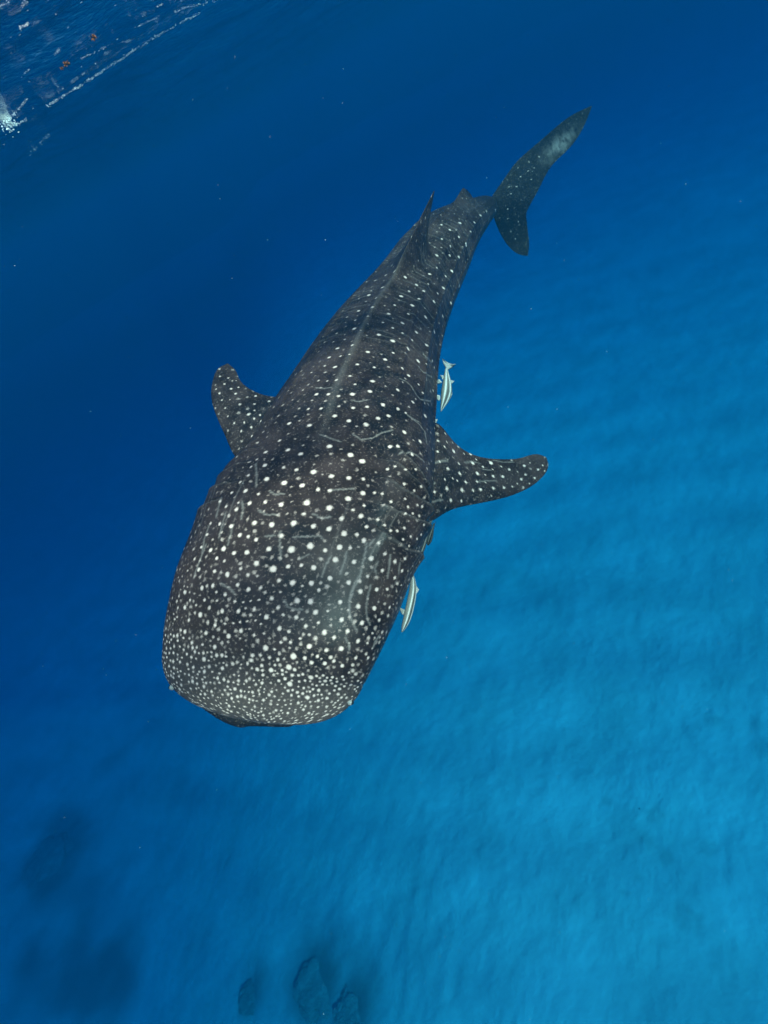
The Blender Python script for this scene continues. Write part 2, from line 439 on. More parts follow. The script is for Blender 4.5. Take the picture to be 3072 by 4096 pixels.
SPOTS = []                              # vertex, radius, strength
def paint(v, r, val, arr, soft=.35, same=True):
    for co, k, d in KD.find_range(PV[v].tolist(), r * (1 + soft)):
        if PID[k] != PID[v] or PN[k] @ PN[v] < .1: continue
        w = val * min(1.0, max(0.0, (r * (1 + soft) - d) / (2 * soft * r)))
        if w > arr[k]: arr[k] = w
def add_traced(pts, crop, nm, scale=1.0):
    for x, y, r in pts:
        px, py = to_view(x, y, crop); v = locate(nm, px, py)
        if v is None: continue
        rad = r / crop[2] / 4 * -PV[v, 2] / F * scale
        if any(np.linalg.norm(PV[v] - PV[q]) < .7 * max(rad, q_) for q, q_, _ in SPOTS): continue
        SPOTS.append((v, rad, min(1.0, .62 + r / crop[2] * .035)))
T_A = [(467,3,10),(315,76,13),(378,62,9),(529,60,12),(454,120,11),(400,107,9),(597,88,13),(673,77,12),(650,8,9),(857,48,17),(975,47,15),(914,68,8),(1085,20,15),(1197,42,14),(1311,10,10),(1019,90,11),(1271,96,14),(1366,90,12),(1430,87,9),(1145,162,13),(1258,190,15),(1352,200,14),(970,160,17),(886,150,17),(732,143,13),(515,156,10),(565,162,8),(611,156,8),(657,149,8),(788,100,8),(771,200,12),(634,209,13),(535,221,13),(700,252,15),(803,243,10),(883,256,13),(1000,226,15),(1073,215,9),(1154,273,14),(1279,290,13),(1380,275,10),(1445,195,9),(939,308,12),(1018,290,10),(1191,335,13),(1051,343,15),(1108,382,12),(1258,396,13),(1312,408,9),(1153,449,15),(962,434,16),(1067,452,12),(1010,488,11),(862,490,19),(699,437,17),(752,452,8),(787,408,10),(848,405,10),(783,325,14),(842,338,11),(624,362,11),(553,336,13),(474,366,15),(390,433,13),(325,511,14),(435,487,12),(302,243,15),(438,215,13),(208,196,13),(240,150,9),(208,345,13),(253,412,11),(340,348,13),(393,301,12),(232,275,10),(330,150,10),(403,160,8),(277,182,9),(206,101,10),(163,255,8),(148,270,8),(615,488,13),(665,482,10),(722,494,10),(771,515,11),(840,558,18),(732,572,15),(647,573,13),(935,500,12),(972,530,13),(1055,535,13),(1111,520,10),(1160,548,12),(1240,500,10),(1317,498,10),(968,620,15),(898,605,10),(844,660,16),(800,597,9),(897,642,9),(1047,605,10),(1015,695,11),(951,737,14),(890,707,10),(1068,745,11),(1015,760,10),(1126,645,9),(1162,615,9),(1200,590,8),(545,560,8),(505,600,8),(500,292,8),(452,292,9),(540,283,8),(587,277,8),(640,275,7),(668,300,8),(690,352,9),(545,380,8),(905,385,9),(1340,350,8)]
T_B = [(1019,88,13),(1098,115,13),(1197,136,14),(1259,101,13),(1320,90,12),(1123,44,11),(1290,25,12),(1371,47,10),(1522,88,12),(1408,178,13),(1493,230,12),(1370,254,12),(1324,258,12),(994,255,15),(1109,301,16),(1175,340,17),(902,397,16),(1005,421,14),(1100,430,13),(1182,438,10),(840,469,14),(927,491,12),(995,503,11),(740,459,16),(810,384,11),(833,297,13),(882,138,13),(645,440,15),(635,364,13),(641,287,12),(764,277,13),(738,374,10),(715,226,10),(769,129,13),(527,503,13),(543,418,10),(602,520,9),(637,562,11),(552,571,12),(478,601,12),(722,580,14),(870,565,18),(994,594,17),(1095,549,16),(1181,513,14),(850,630,11),(578,678,14),(672,691,15),(794,681,16),(903,697,14),(987,711,14),(1060,655,13),(1166,646,14),(1197,698,11),(1122,606,10),(1186,581,9),(1075,738,15),(1143,746,11),(1186,778,13),(1260,795,10),(727,748,13),(589,774,12),(545,757,10),(497,750,12),(447,700,12),(386,683,10),(408,821,14),(335,832,12),(465,845,12),(536,845,14),(661,824,14),(781,824,19),(888,811,18),(966,832,12),(1049,813,15),(1108,816,10),(1223,873,13),(1026,886,15),(1129,897,12),(682,936,19),(585,903,15),(766,922,12),(837,915,10),(905,930,14),(429,963,13),(355,950,11),(269,934,11),(370,878,10),(411,892,9),(500,936,9),(596,972,11),(543,970,10),(486,1024,13),(547,1049,13),(614,1040,14),(787,1014,17),(896,1012,13),(995,989,16),(1098,1005,14),(1206,972,14),(1287,940,10),(1167,1056,13),(1252,1050,11),(933,1050,11),(711,1001,11),(195,1060,10),(289,1036,12),(348,1026,10),(366,1065,11),(415,1080,12),(247,880,9),(285,815,9),(317,745,9),(335,680,8),(385,560,9),(420,590,9),(452,515,9),(490,570,8),(498,455,9),(560,370,8),(590,330,8),(1353,895,11),(1300,850,10),(1410,880,9),(1350,985,9),(1395,945,9),(1312,1045,9),(1243,513,9),(1283,520,9),(1337,560,9),(1258,660,10),(1298,688,9),(1330,720,9),(1367,728,9),(1410,630,10),(1408,708,9),(1400,770,9),(1443,752,8),(1432,805,8),(1490,640,8),(1315,385,9),(1350,465,9),(1407,462,9),(1357,370,8),(1415,380,8),(1470,385,8),(1452,300,11),(1500,480,8),(1460,500,8),(1410,550,8),(1427,590,8),(1455,625,8),(1480,580,8),(1475,770,8),(1500,745,8),(1515,690,8),(1505,590,8)]
T_C = [(1289,37,9),(1443,48,9),(1541,70,10),(1594,14,9),(1357,87,9),(1230,100,8),(1410,146,11),(1512,154,10),(1292,154,9),(1193,221,13),(1358,238,11),(1466,248,11),(1227,165,6),(1306,340,14),(1411,360,11),(1140,360,12),(1195,315,8),(1259,378,9),(958,385,12),(1043,441,12),(1240,465,13),(1359,450,13),(1097,485,12),(1131,434,8),(990,487,10),(929,525,14),(795,459,12),(690,516,13),(745,538,9),(740,408,9),(880,340,9),(862,297,9),(815,370,9),(1200,503,9),(1173,563,13),(1300,575,13),(1060,543,11),(1013,592,15),(885,590,10),(717,603,11),(616,634,12),(840,654,13),(982,657,10),(1110,677,14),(1237,674,13),(940,723,14),(795,718,9),(585,763,15),(683,672,8),(592,700,8),(868,757,10),(764,808,14),(1044,790,13),(1174,785,14),(938,797,9),(866,855,17),(570,884,11),(514,845,8),(458,911,13),(398,977,12),(686,935,14),(981,914,15),(1117,886,14),(1010,848,9),(872,940,10),(811,990,14),(608,1026,12),(481,967,10),(443,1046,15),(730,1048,11),(1054,1004,16),(941,1057,12),(549,955,8),(717,1150,16),(553,1112,11),(987,1110,13),(1119,1136,13),(588,1173,10),(321,1145,10),(384,1150,9),(456,1141,11),(305,1248,14),(392,1248,13),(700,1228,16),(573,1247,17),(471,1261,12),(905,1213,14),(1057,1175,10),(1091,1237,9),(799,1326,13),(1015,1304,14),(247,1355,10),(337,1353,11),(574,1350,11),(680,1340,13),(470,1332,9),(905,1357,11),(435,1408,15),(545,1443,17),(757,1425,15),(837,1410,14),(1110,1408,15),(965,1384,10),(669,1465,13),(205,1217,8),(1165,1220,10),(1175,1050,9),(1160,1000,9),(455,797,8),(270,1085,8),(530,680,8),(430,860,7)]
T_T = [(521,995,9),(465,957,7),(668,1008,11),(595,945,9),(695,942,8),(810,975,10),(762,1027,12),(735,1105,11),(587,1042,10),(637,1098,12),(526,1108,10),(465,1056,9),(689,1197,12),(588,1187,12),(521,1173,8),(835,917,9),(780,865,7),(737,892,8),(843,858,8),(877,893,9),(905,877,7),(928,815,6),(902,822,6),(887,833,6)]
T_TU = [(990,690,7),(1016,621,6),(1068,583,5),(1077,522,6),(1146,483,6),(948,738,5),(937,692,4),(930,850,5),(1090,640,4),(1110,560,4),(1000,560,4)]
T_TD = [(930,917,5),(950,1006,5),(1003,940,4),(980,1060,4)]
T_F = [(545,908,12),(483,978,14),(543,1042,12),(628,1080,19),(480,1085,15),(790,1103,15),(400,1140,14),(680,1194,14),(805,1190,18),(978,1188,20),(434,1253,18),(578,1252,18),(690,1288,17),(853,1292,18),(910,1225,12),(1155,1247,14),(1293,1217,14),(998,1315,15),(1097,1314,15),(1305,1298,12),(1265,1347,14),(380,1335,18),(538,1340,12),(748,1370,15),(847,1367,13),(568,1430,18),(702,1447,18),(446,1465,17),(887,1440,16),(815,1453,13),(1000,1428,15),(1105,1422,14),(1183,1410,11),(1233,1385,9),(600,1538,16),(700,1550,12),(1395,1335,12),(1425,1253,12),(1470,1215,9),(1350,1190,8),(660,1358,10),(725,1105,10),(845,1155,10),(1000,1250,9),(1230,1270,8),(1075,1225,10),(1490,1262,9),(1345,1385,8),(560,990,9),(620,1000,9),(500,1180,8),(620,1330,8),(930,1300,8),(930,1370,8)]
T_G = [(268,350,15),(378,373,15),(325,450,17),(412,510,19),(258,572,18),(473,573,19),(533,717,20),(727,717,18),(643,852,26),(815,940,26),(915,677,20),(1032,711,25),(738,607,20),(680,1028,20),(783,1055,17),(545,1083,18),(715,912,20),(797,860,18),(915,832,18),(453,965,18),(333,770,16),(583,960,18),(690,1140,12),(212,520,14),(375,870,14),(510,495,14),(430,410,12),(720,805,15),(483,408,10),(205,460,10),(290,660,14),(395,660,12)]
add_traced(T_A, CA, 'body', .84); add_traced(T_B, CB, 'body', .86); add_traced(T_C, CC, 'body', .95); add_traced(T_T, CT, 'body', 1.15)
add_traced(T_TU, CT, 'tail', .75); add_traced(T_TD, CT, 'tail', .55); add_traced(T_F, CF, 'pec_l', .85); add_traced(T_G, CG, 'pec_r', .8)
NTR = len(SPOTS)
# small filler dots: dense on the snout, sparse and faint further back
from collections import defaultdict
cell = defaultdict(list)
def key(p, h=.12): return tuple(np.floor(p / h).astype(int))
for q in SPOTS: cell[key(PV[q[0]])].append(q)
def near(p, fn):
    c = key(p)
    for a in (-1, 0, 1):
        for b in (-1, 0, 1):
            for d in (-1, 0, 1):
                for q in cell.get((c[0]+a, c[1]+b, c[2]+d), ()):
                    if np.linalg.norm(PV[q[0]] - p) < fn(q): return True
    return False
S_ALL = np.where(sval >= 0, sval, 9)
dl = np.linalg.norm(np.roll(BP, -1, 1) - BP, axis=2).ravel() * np.repeat(np.gradient(SV), NT)
cum = np.cumsum(dl * np.where(BS.ravel() < 1.3, 4, 1)); cum /= cum[-1]
for _ in range(34000):
    v = int(np.searchsorted(cum, rng.random())); s_, t_ = sval[v], abs(tval[v])
    if s_ > 7.2: continue
    side = sstep(.9, 1.5, np.array(t_)) * sstep(2.3, 1.3, np.array(s_))
    sp = float(np.interp(s_, [0, .12, .35, .7, 1.1, 1.6, 3, 6], [.016, .019, .026, .045, .070, .09, .12, .13]))
    sp *= 1 - .25 * float(side)
    sp *= random.uniform(.8, 1.25)
    if near(PV[v], lambda q: sp * .62 + q[1]): continue
    val = random.uniform(.7, 1.0) if s_ < .3 else random.uniform(.15, .65) if s_ < .62 else random.uniform(.12, .5)
    if random.random() < .12 and s_ < 1.2: val *= .5
    q = (v, sp * random.uniform(.22, .32) if s_ < .35 else random.uniform(.005, .0105), val)
    SPOTS.append(q); cell[key(PV[v])].append(q)
for nm in ('pec_l', 'pec_r', 'tail'):
    idx = find_all[nm][0]
    for _ in range(1500 if nm[:3] == 'pec' else 300):
        v = int(random.choice(idx)); sp = random.uniform(.06, .09)
        if near(PV[v], lambda q: sp * .7 + q[1]): continue
        q = (v, random.uniform(.008, .014), random.uniform(.15, .45) * (1 if nm[:3] == 'pec' else .5)); SPOTS.append(q); cell[key(PV[v])].append(q)
for v, r, val in SPOTS: paint(v, r, val, spot, .30 if r > .018 else .5)

# pale wavy lines
def line(vs, w, val):
    for a, b in zip(vs[:-1], vs[1:]):
        pa, pb = PV[a], PV[b]; n = max(2, int(np.linalg.norm(pb - pa) / (w * .6)))
        for k in range(n):
            p = pa + (pb - pa) * k / n
            _, v, d = KD.find(p.tolist())
            if PID[v] == PID[a]: paint(v, w * random.uniform(.8, 1.15), val * random.uniform(.65, 1.1), pale, .7)
LINES = [(CA, [(1265,0),(1235,50),(1210,110),(1200,170),(1205,250),(1235,310),(1252,345)]), (CA, [(1330,60),(1315,130),(1305,200),(1310,260),(1328,300)]),
 (CA, [(810,150),(830,190),(870,205),(920,210)]), (CA, [(440,60),(480,75),(510,105)]), (CA, [(1175,380),(1205,420),(1200,450)]), (CA, [(1345,440),(1360,400),(1385,360)]),
 (CB, [(1120,190),(1170,220),(1230,210),(1280,180),(1345,165)]), (CB, [(1420,80),(1470,120),(1520,175),(1530,240)]), (CB, [(940,190),(1000,215),(1060,230)]),
 (CB, [(660,500),(690,520),(740,522)]), (CB, [(600,610),(640,630),(700,632)]), (CB, [(790,755),(850,752),(935,755),(960,765)]), (CB, [(900,630),(950,650),(1000,652)]),
 (CB, [(1000,860),(975,910),(950,975)]), (CB, [(1090,840),(1075,890),(1055,960)]), (CB, [(1200,790),(1190,850),(1170,930),(1160,990),(1130,1040),(1110,1100)]),
 (CB, [(1235,770),(1215,810)]), (CB, [(1260,890),(1245,930),(1250,960)]), (CB, [(1325,860),(1322,930),(1315,985)]), (CB, [(1385,900),(1375,960)]), (CB, [(510,560),(515,610),(505,660)]), (CB, [(420,615),(400,690),(380,760)]),
 (CB, [(395,540),(380,590),(365,650)]), (CB, [(330,690),(300,770),(285,850)]), (CB, [(460,690),(440,760),(430,800)]), (CB, [(585,350),(590,420),(585,480)]), (CB, [(1380,300),(1440,290),(1480,310),(1520,345)]),
 (CB, [(990,503),(1060,495),(1130,490)]), (CB, [(720,720),(715,800),(725,880)]), (CB, [(390,1010),(430,1030),(470,1070)]), (CB, [(820,880),(850,870),(880,850)]), (CB, [(635,750),(690,748)]), (CB, [(240,990),(270,900),(310,800)]),
 (CC, [(920,1130),(960,1150),(1000,1180),(1040,1250),(1080,1290),(1150,1300)]), (CC, [(1060,1040),(1100,1090),(1160,1120)]), (CC, [(1090,940),(1120,980),(1160,1010)]),
 (CC, [(960,1390),(1000,1420),(1060,1450)]), (CC, [(560,1290),(620,1300),(680,1290)]), (CC, [(300,1200),(360,1205),(420,1195)])]
for crop, pl in LINES:
    vs = [locate('body', *to_view(x, y, crop)) for x, y in pl]; vs = [v for v in vs if v is not None]
    if len(vs) > 1: line(vs, .0044, .62)
for crop, pl in [(CF, [(400,1195),(470,1180),(520,1165),(570,1170)]), (CF, [(740,1190),(800,1170),(880,1190)]), (CF, [(1000,1165),(1100,1180),(1200,1180)]), (CF, [(850,1365),(950,1362),(1030,1360)]), (CF, [(400,1420),(450,1380)]), (CF, [(420,1560),(520,1545)]), (CF, [(900,1250),(980,1262)])]:
    vs = [locate('pec_l', *to_view(x, y, crop)) for x, y in pl]; vs = [v for v in vs if v is not None]
    if len(vs) > 1: line(vs, .0042, .5)
# faint transverse bars behind the head, broken up
g_s, g_t = BS, BT
wob = .10 * (fbm(g_t * 2.2 + 5, g_s * .8, 3, 91) - .45) + .05 * np.abs(g_t)
ph = (g_s + wob) / .15
ln = np.exp(-((ph - np.round(ph)) / .05) ** 2) * sstep(.42, .62, vnoise(g_t * 3.1 + 40, np.round(ph) * 3.7, 13)) * sstep(2.3, 3.2, g_s) * sstep(.12, .3, np.abs(g_t))
ph2 = (g_s + wob * 1.3 + .07) / .15
ln += .8 * np.exp(-((ph2 - np.round(ph2)) / .04) ** 2) * sstep(.5, .7, vnoise(g_t * 3.7 + 70, np.round(ph2) * 5.1, 17)) * sstep(2.3, 3.0, g_s)
mid = np.exp(-(g_t / .035) ** 2) * sstep(1.2, 1.8, g_s) * (1 - sstep(4.0, 4.4, g_s)) * (.35 + .5 * vnoise(g_s * 7, g_t * 0 + 3, 5))  # light catching the dorsal ridge, painted as a pale streak
pq = (np.abs(g_t) + .10 * (fbm(g_s * 2.5 + 3, g_t * 1.5 + 60, 3, 55) - .45) - .05 * g_s) / .085
lh = np.exp(-((pq - np.round(pq)) / .09) ** 2) * sstep(.42, .60, vnoise(g_s * 4.3 + 17 * np.sign(g_t), np.round(pq) * 7.3 + 11, 23)) * sstep(.3, .5, np.abs(g_t)) * sstep(.65, .9, g_s) * (1 - sstep(1.0, 1.2, g_s))
ln = np.maximum(ln, .9 * lh)
ln = np.maximum(ln, .75 * lip)
pale[:NS * NT] = np.maximum(pale[:NS * NT], np.maximum(.38 * np.clip(ln, 0, 1), .27 * mid).ravel())
# pale belly, jaw painted dark for the snout's shade, worn whitish tail lobe
belly = np.zeros(len(PV)); belly[:NS * NT] = (sstep(1.75, 2.3, np.abs(g_t))).ravel()
jaw = (PID == pname.index('jaw')).astype(float)
ix, iy, iz = (PV[:, 0] / -PV[:, 2] * F + W / 2) * 1659 / W, (H / 2 - PV[:, 1] / -PV[:, 2] * F) * 1659 / W, -PV[:, 2]
worn = np.where(PID == pname.index('tail'), sstep(0, 1, np.clip(1 - np.hypot((ix - 1212) * .7 + (iy - 310) * .7, ((ix - 1212) * .7 - (iy - 310) * .7) / 2.6) / 34, 0, 1)), 0)

mk = Mat('shark_skin')
big = mk.noise(2.2, 5, .6); fine = mk.noise(38, 3, .6); mot = mk.noise(9, 5, .65)
base = mk.ramp(big, [(.36, (.0062, .0036, .0031)), (.5, (.0172, .0096, .0082)), (.66, (.053, .030, .026))])
hue = mk.noise(1.3, 4, .6, dist=.6)
base = mk.mix(mk.ramp(hue, [(.42, (0, 0, 0)), (.62, (1, 1, 1))]), base, mk.mix(.5, base, (.046, .025, .019)))
base = mk.mix(mk.math('MULTIPLY', mk.ramp(hue, [(.36, (1, 1, 1)), (.46, (0, 0, 0))]), .6), base, (.011, .0105, .0115))
base = mk.mix(mk.ramp(mot, [(.42, (0, 0, 0)), (.74, (.6, .6, .6))]), base, (.076, .044, .038))
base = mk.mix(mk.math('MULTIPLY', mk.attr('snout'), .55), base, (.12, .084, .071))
base = mk.mix(mk.math('MULTIPLY', mk.attr('belly'), .85), base, (.45, .42, .38))
base = mk.mix(mk.math('MULTIPLY', mk.attr('worn'), mk.ramp(mot, [(.35, (0, 0, 0)), (.6, (1, 1, 1))])), base, (.30, .22, .19))
base = mk.mix(mk.math('MULTIPLY', mk.attr('pale'), mk.math('ADD', fine, .35), True), base, (.32, .25, .215))
base = mk.mix(mk.attr('dark'), base, (.010, .009, .010))
sf = mk.math('MULTIPLY', mk.math('SUBTRACT', mk.math('ADD', mk.attr('spot'), mk.math('MULTIPLY', mk.noise(75, 2, .6), .7)), .40), 1.45, True)
base = mk.mix(sf, base, (.85, .585, .48))
mk.l(base, mk.p.inputs['Base Color'])
mk.p.inputs['Roughness'].default_value = .45; mk.p.inputs['Specular IOR Level'].default_value = .22
mk.bump(mk.math('ADD', fine, mot), .25, .006)
root = bpy.data.objects.new('whale_shark', None); col.objects.link(root)
root.location = c2w(BP[:, :, :].reshape(-1, 3).mean(0))
body = mesh_obj('body', c2w(PV) - np.array(root.location), PF, mk.m, root)
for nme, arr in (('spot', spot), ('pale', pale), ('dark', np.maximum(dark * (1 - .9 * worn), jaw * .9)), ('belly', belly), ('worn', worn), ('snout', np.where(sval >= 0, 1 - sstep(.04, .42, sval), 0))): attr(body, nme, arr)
tag(root, 'huge dark grey whale shark with white spots swimming towards the viewer', 'shark')

# eyes at the corners of the head
def ball(n=14, mth=20):
    a = np.linspace(0, math.pi, n); b = np.linspace(0, 2 * math.pi, mth, endpoint=False)
    A, B = np.meshgrid(a, b, indexing='ij')
    return np.stack([np.sin(A) * np.cos(B), np.sin(A) * np.sin(B), np.cos(A)], -1).reshape(-1, 3), grid_faces(n, mth, True)[:, ::-1]
me_ = Mat('eye'); me_.p.inputs['Base Color'].default_value = (.02, .02, .02, 1); me_.p.inputs['Roughness'].default_value = .15
mr_ = Mat('eye_rim'); mr_.p.inputs['Base Color'].default_value = (.35, .30, .26, 1); mr_.p.inputs['Roughness'].default_value = .6
ke, _ = bfind(757, 1516)
for sg in (1, -1):
    p = body_point(np.array([BS.ravel()[ke]]), np.array([sg * abs(BT.ravel()[ke])]))[0]
    n_ = unit(p - body_axes(np.array([BS.ravel()[ke]]))[0][0])
    bv, bf = ball()
    e = mesh_obj('eye', c2w(bv * .013 + p + n_ * .006) - np.array(root.location), bf, me_.m, root)
    mesh_obj('eye_rim', c2w(bv * np.array([.016, .016, .016]) + p - n_ * .001) - np.array(root.location), bf, mr_.m, e)

# ------------------------------------------------------------------ remoras
def remora(name, crop, spine, hw, z, upc, fins, label, shade_tone=1.0, flat=.8, twist=0.0):
    """spine: head to tail places; hw: half widths in view pixels; fins: polygons of (x, y, dz)"""
    sx, sy = to_view([p[0] for p in spine], [p[1] for p in spine], crop)
    zz = np.array(z, float) if hasattr(z, '__len__') else np.full(len(spine), z)
    P = d2c(sx, sy, zz); t = np.linspace(0, 1, len(P)); tq = np.linspace(0, 1, 90)
    C = spline(t, P, tq); r = np.maximum(np.interp(tq, t, np.array(hw) / crop[2] / 4), .15) * -C[:, 2] / F
    rs_ = r.copy()
    for _ in range(4): rs_[1:-1] = (rs_[:-2] + 2 * rs_[1:-1] + rs_[2:]) / 4
    tn = unit(np.gradient(C, axis=0)); up = np.tile(unit(np.array(upc, float)), (90, 1)); up = unit(up - (up * tn).sum(1, keepdims=True) * tn); sd_ = np.cross(tn, up)
    a = np.linspace(-math.pi, math.pi, 48, endpoint=False)
    g = C[:, None] + sd_[:, None] * (np.sin(a)[None] * rs_[:, None])[..., None] + up[:, None] * (np.cos(a)[None] * rs_[:, None] * flat)[..., None]
    V = [g.reshape(-1, 3)]; Fc = [grid_faces(90, 48, True)]; off = 90 * 48
    wh = np.exp(-((np.abs(a + twist) - .50) / .15) ** 2)[None] * sstep(0, .06, tq)[:, None] * np.ones((90, 48))
    wh = np.maximum(wh, .45 * sstep(1.7, 2.3, np.abs(a))[None] * np.ones((90, 1)))
    dk = np.exp(-((a + twist) / .28) ** 2)[None] * np.ones((90, 1)) * (1 - sstep(.5, .8, tq))[:, None]
    WH = [wh.ravel()]; DK = [dk.ravel()]; ED = [np.zeros(off)]
    for poly in fins:                  # thin two-sided fins: rim polygon, slightly thick centre
        px, py = to_view([p[0] for p in poly], [p[1] for p in poly], crop)
        q = d2c(px, py, np.interp(py, np.sort(sy), zz[np.argsort(sy)]) + np.array([p[2] for p in poly]))
        # refine the rim
        m_ = len(q); tt = np.linspace(0, m_, m_ * 6, endpoint=False); k = tt.astype(int); f_ = (tt - k)[:, None]
        rim = q[k % m_] * (1 - f_) + q[(k + 1) % m_] * f_
        for _ in range(2): rim = (np.roll(rim, 1, 0) + 4 * rim + np.roll(rim, -1, 0)) / 6
        c = rim.mean(0); n_ = unit(np.cross(rim[0] - c, rim[len(rim) // 3] - c))
        ring2 = c + (rim - c) * .55
        nv = len(rim)
        vv = np.vstack([rim, ring2 + n_ * .0025, ring2 - n_ * .0025, [c + n_ * .004], [c - n_ * .004]])
        k = np.arange(nv); k2 = (k + 1) % nv
        fs = [np.stack([k, k2, nv + k2, nv + k], 1), np.stack([k2, k, 2 * nv + k, 2 * nv + k2], 1)]
        tri = [np.stack([nv + k, nv + k2, np.full(nv, 3 * nv), np.full(nv, 3 * nv)], 1), np.stack([2 * nv + k2, 2 * nv + k, np.full(nv, 3 * nv + 1), np.full(nv, 3 * nv + 1)], 1)]
        V.append(vv); Fc += [x + off for x in fs]
        Fc += [x + off for x in tri]; off += len(vv)
        WH.append(np.concatenate([np.ones(nv) * .8, np.ones(2 * nv) * .25, [.2, .2]])); DK.append(np.zeros(len(vv)))
    V = c2w(np.vstack(V)); Fc = np.vstack(Fc)
    me = bpy.data.meshes.new(name)
    fl = [tuple(dict.fromkeys(x)) for x in Fc.tolist()]
    me.from_pydata((V - V[:4320].mean(0)).tolist(), [], [x for x in fl if len(x) > 2]); me.polygons.foreach_set('use_smooth', np.ones(len(me.polygons), bool))
    me.materials.append(mrem)
    o = bpy.data.objects.new(name, me); col.objects.link(o); o.location = V[:4320].mean(0)
    attr(o, 'white', np.concatenate(WH)); attr(o, 'dark', np.concatenate(DK)); attr(o, 'shade_tone', np.full(len(V), shade_tone))
    return tag(o, label, 'fish', 'remoras around the whale shark')
mm_ = Mat('remora_skin')
c_ = mm_.mix(mm_.math('MULTIPLY', mm_.noise(30, 3), .6), (.17, .15, .13), (.27, .24, .21))
c_ = mm_.mix(mm_.math('MULTIPLY', mm_.attr('dark'), .9), c_, (.05, .045, .04))
c_ = mm_.mix(mm_.attr('white'), c_, (.72, .66, .60))
c_ = mm_.mix(1.0, c_, mm_.ramp(mm_.attr('shade_tone'), [(0, (0, 0, 0)), (1, (1, 1, 1))]), 'MULTIPLY')  # darkens the shaded fish: shade painted into the skin colour
mm_.l(c_, mm_.p.inputs['Base Color']); mm_.p.inputs['Roughness'].default_value = .5; mm_.p.inputs['Specular IOR Level'].default_value = .2
mrem = mm_.m
CH, CI = (1700, 1380, 6.505), (1400, 2050, 4.0225)
remora('remora', CH, [(415,1735),(455,1610),(505,1470),(540,1340),(562,1200),(572,1000),(566,830),(560,700),(560,610)], [6,55,105,135,148,122,85,52,36], 4.9, (.35, .25, .9),
       [[(520,570,0),(470,470,0),(440,335,.03),(500,395,.0),(570,440,0),(640,478,0),(720,492,0),(808,495,-.03),(740,570,0),(660,620,0),(600,650,0),(565,660,0)],
        [(655,900,0),(700,920,0),(770,938,0),(735,980,0),(690,1012,0),(660,1000,0)], [(390,775,.02),(425,790,.01),(475,782,0),(490,850,0),(455,912,0),(430,860,.01)],
        [(240,1280,.02),(300,1290,.01),(390,1310,0),(400,1400,0),(362,1465,0),(300,1410,.01)], [(718,1225,0),(710,1280,0),(660,1400,0),(610,1470,0),(640,1370,0),(690,1270,0)],
        [(275,1008,.02),(330,900,.02),(370,890,.01),(445,970,0),(400,1005,.01)]],
       'pale grey striped remora with forked tail beside the shark, behind its fin', twist=.1)
remora('remora', CI, [(836,1925),(868,1840),(905,1740),(945,1600),(985,1420),(1010,1260),(1012,1120),(1000,1010),(985,940)], [10,42,62,72,72,66,50,28,14], [3.5,3.5,3.51,3.53,3.56,3.6,3.64,3.68,3.72], (.45, .1, .9),
       [[(1062,1165,0),(1085,1200,0),(1115,1238,0),(1090,1275,0),(1068,1310,0),(1055,1240,0)], [(790,1530,.02),(830,1540,.01),(890,1570,0),(880,1640,0),(840,1650,.01),(800,1580,.02)], [(985,940,0),(960,880,.02),(985,900,.01),(1020,870,.02),(1005,940,0)]],
       'striped remora with one bold white stripe close beside the head of the shark', twist=-.15)
remora('remora', CI, [(1253,528),(1268,470),(1288,400),(1312,320),(1338,235),(1352,195)], [12,42,46,34,16,8], 4.15, (.3, .2, .9),
       [[(1340,230,0),(1325,150,.0),(1350,190,0),(1385,125,0),(1365,200,0),(1352,240,0)], [(1325,300,0),(1350,290,0),(1335,400,0),(1318,420,0)]],
       'small remora painted dark for the shade below the pectoral fin on the right', shade_tone=.16)
remora('remora', CI, [(1010,885),(1045,820),(1095,735),(1150,620),(1195,500),(1235,370),(1270,250),(1295,170)], [8,20,32,38,36,34,24,14], 4.0, (.2, .0, 1),
       [[(1290,180,0),(1265,120,0),(1300,140,0),(1335,110,0),(1310,180,0)]], 'long remora painted dark for shade, with a thin white edge pressed against the gills', shade_tone=.3, twist=.55)
remora('remora', CF, [(432,640),(436,690),(436,740),(433,780),(430,815)], [4,16,20,17,7], 4.55, (.5, 0, .85),
       [[(432,805,0),(445,775,0),(478,772,0),(462,815,0),(440,825,0)]], 'remora nearly hidden at the rear root of the pectoral fin on the right')

# ------------------------------------------------------------------ things on the sea bed
mc = Mat('reef_rock')
mc.l(mc.ramp(mc.noise(2.5, 6, .65), [(.3, (.20, .21, .18)), (.65, (.34, .35, .30))]), mc.p.inputs['Base Color']); mc.p.inputs['Roughness'].default_value = .95; mc.p.inputs['Specular IOR Level'].default_value = 0
mc.bump(mc.noise(6, 5, .7), .8, .15)
bv0, bf0 = ball(60, 90)
def lump(name, p, rx, ry, rz, seed, label, cat, group, mat=None):
    d = bv0; rg_ = np.random.default_rng(seed)
    dirs = unit(rg_.normal(size=(46, 3)) * np.array([1, 1, .8])); q = .78 + .35 * (fbm(d[:, 0] * 1.6 + seed * 3.1 + 30, d[:, 1] * 1.6 + d[:, 2] * 1.3 + 30, 3, seed) - .45)
    kn = np.zeros(len(d))
    for e in dirs: kn = np.maximum(kn, rg_.uniform(.10, .30) * np.sqrt(np.clip((d @ e - .93) / .07, 0, 1)))
    q = q + kn + .10 * (fbm(d[:, 0] * 9 + 50, d[:, 1] * 9 + d[:, 2] * 8 + 50, 3, seed + 9) - .45)
    v = d * q[:, None] * np.array([rx, ry, rz])
    o = mesh_obj(name, v, bf0, mat or mc.m); o.location = (p[0], p[1], p[2] - rz * .15)
    return tag(o, label, cat, group)
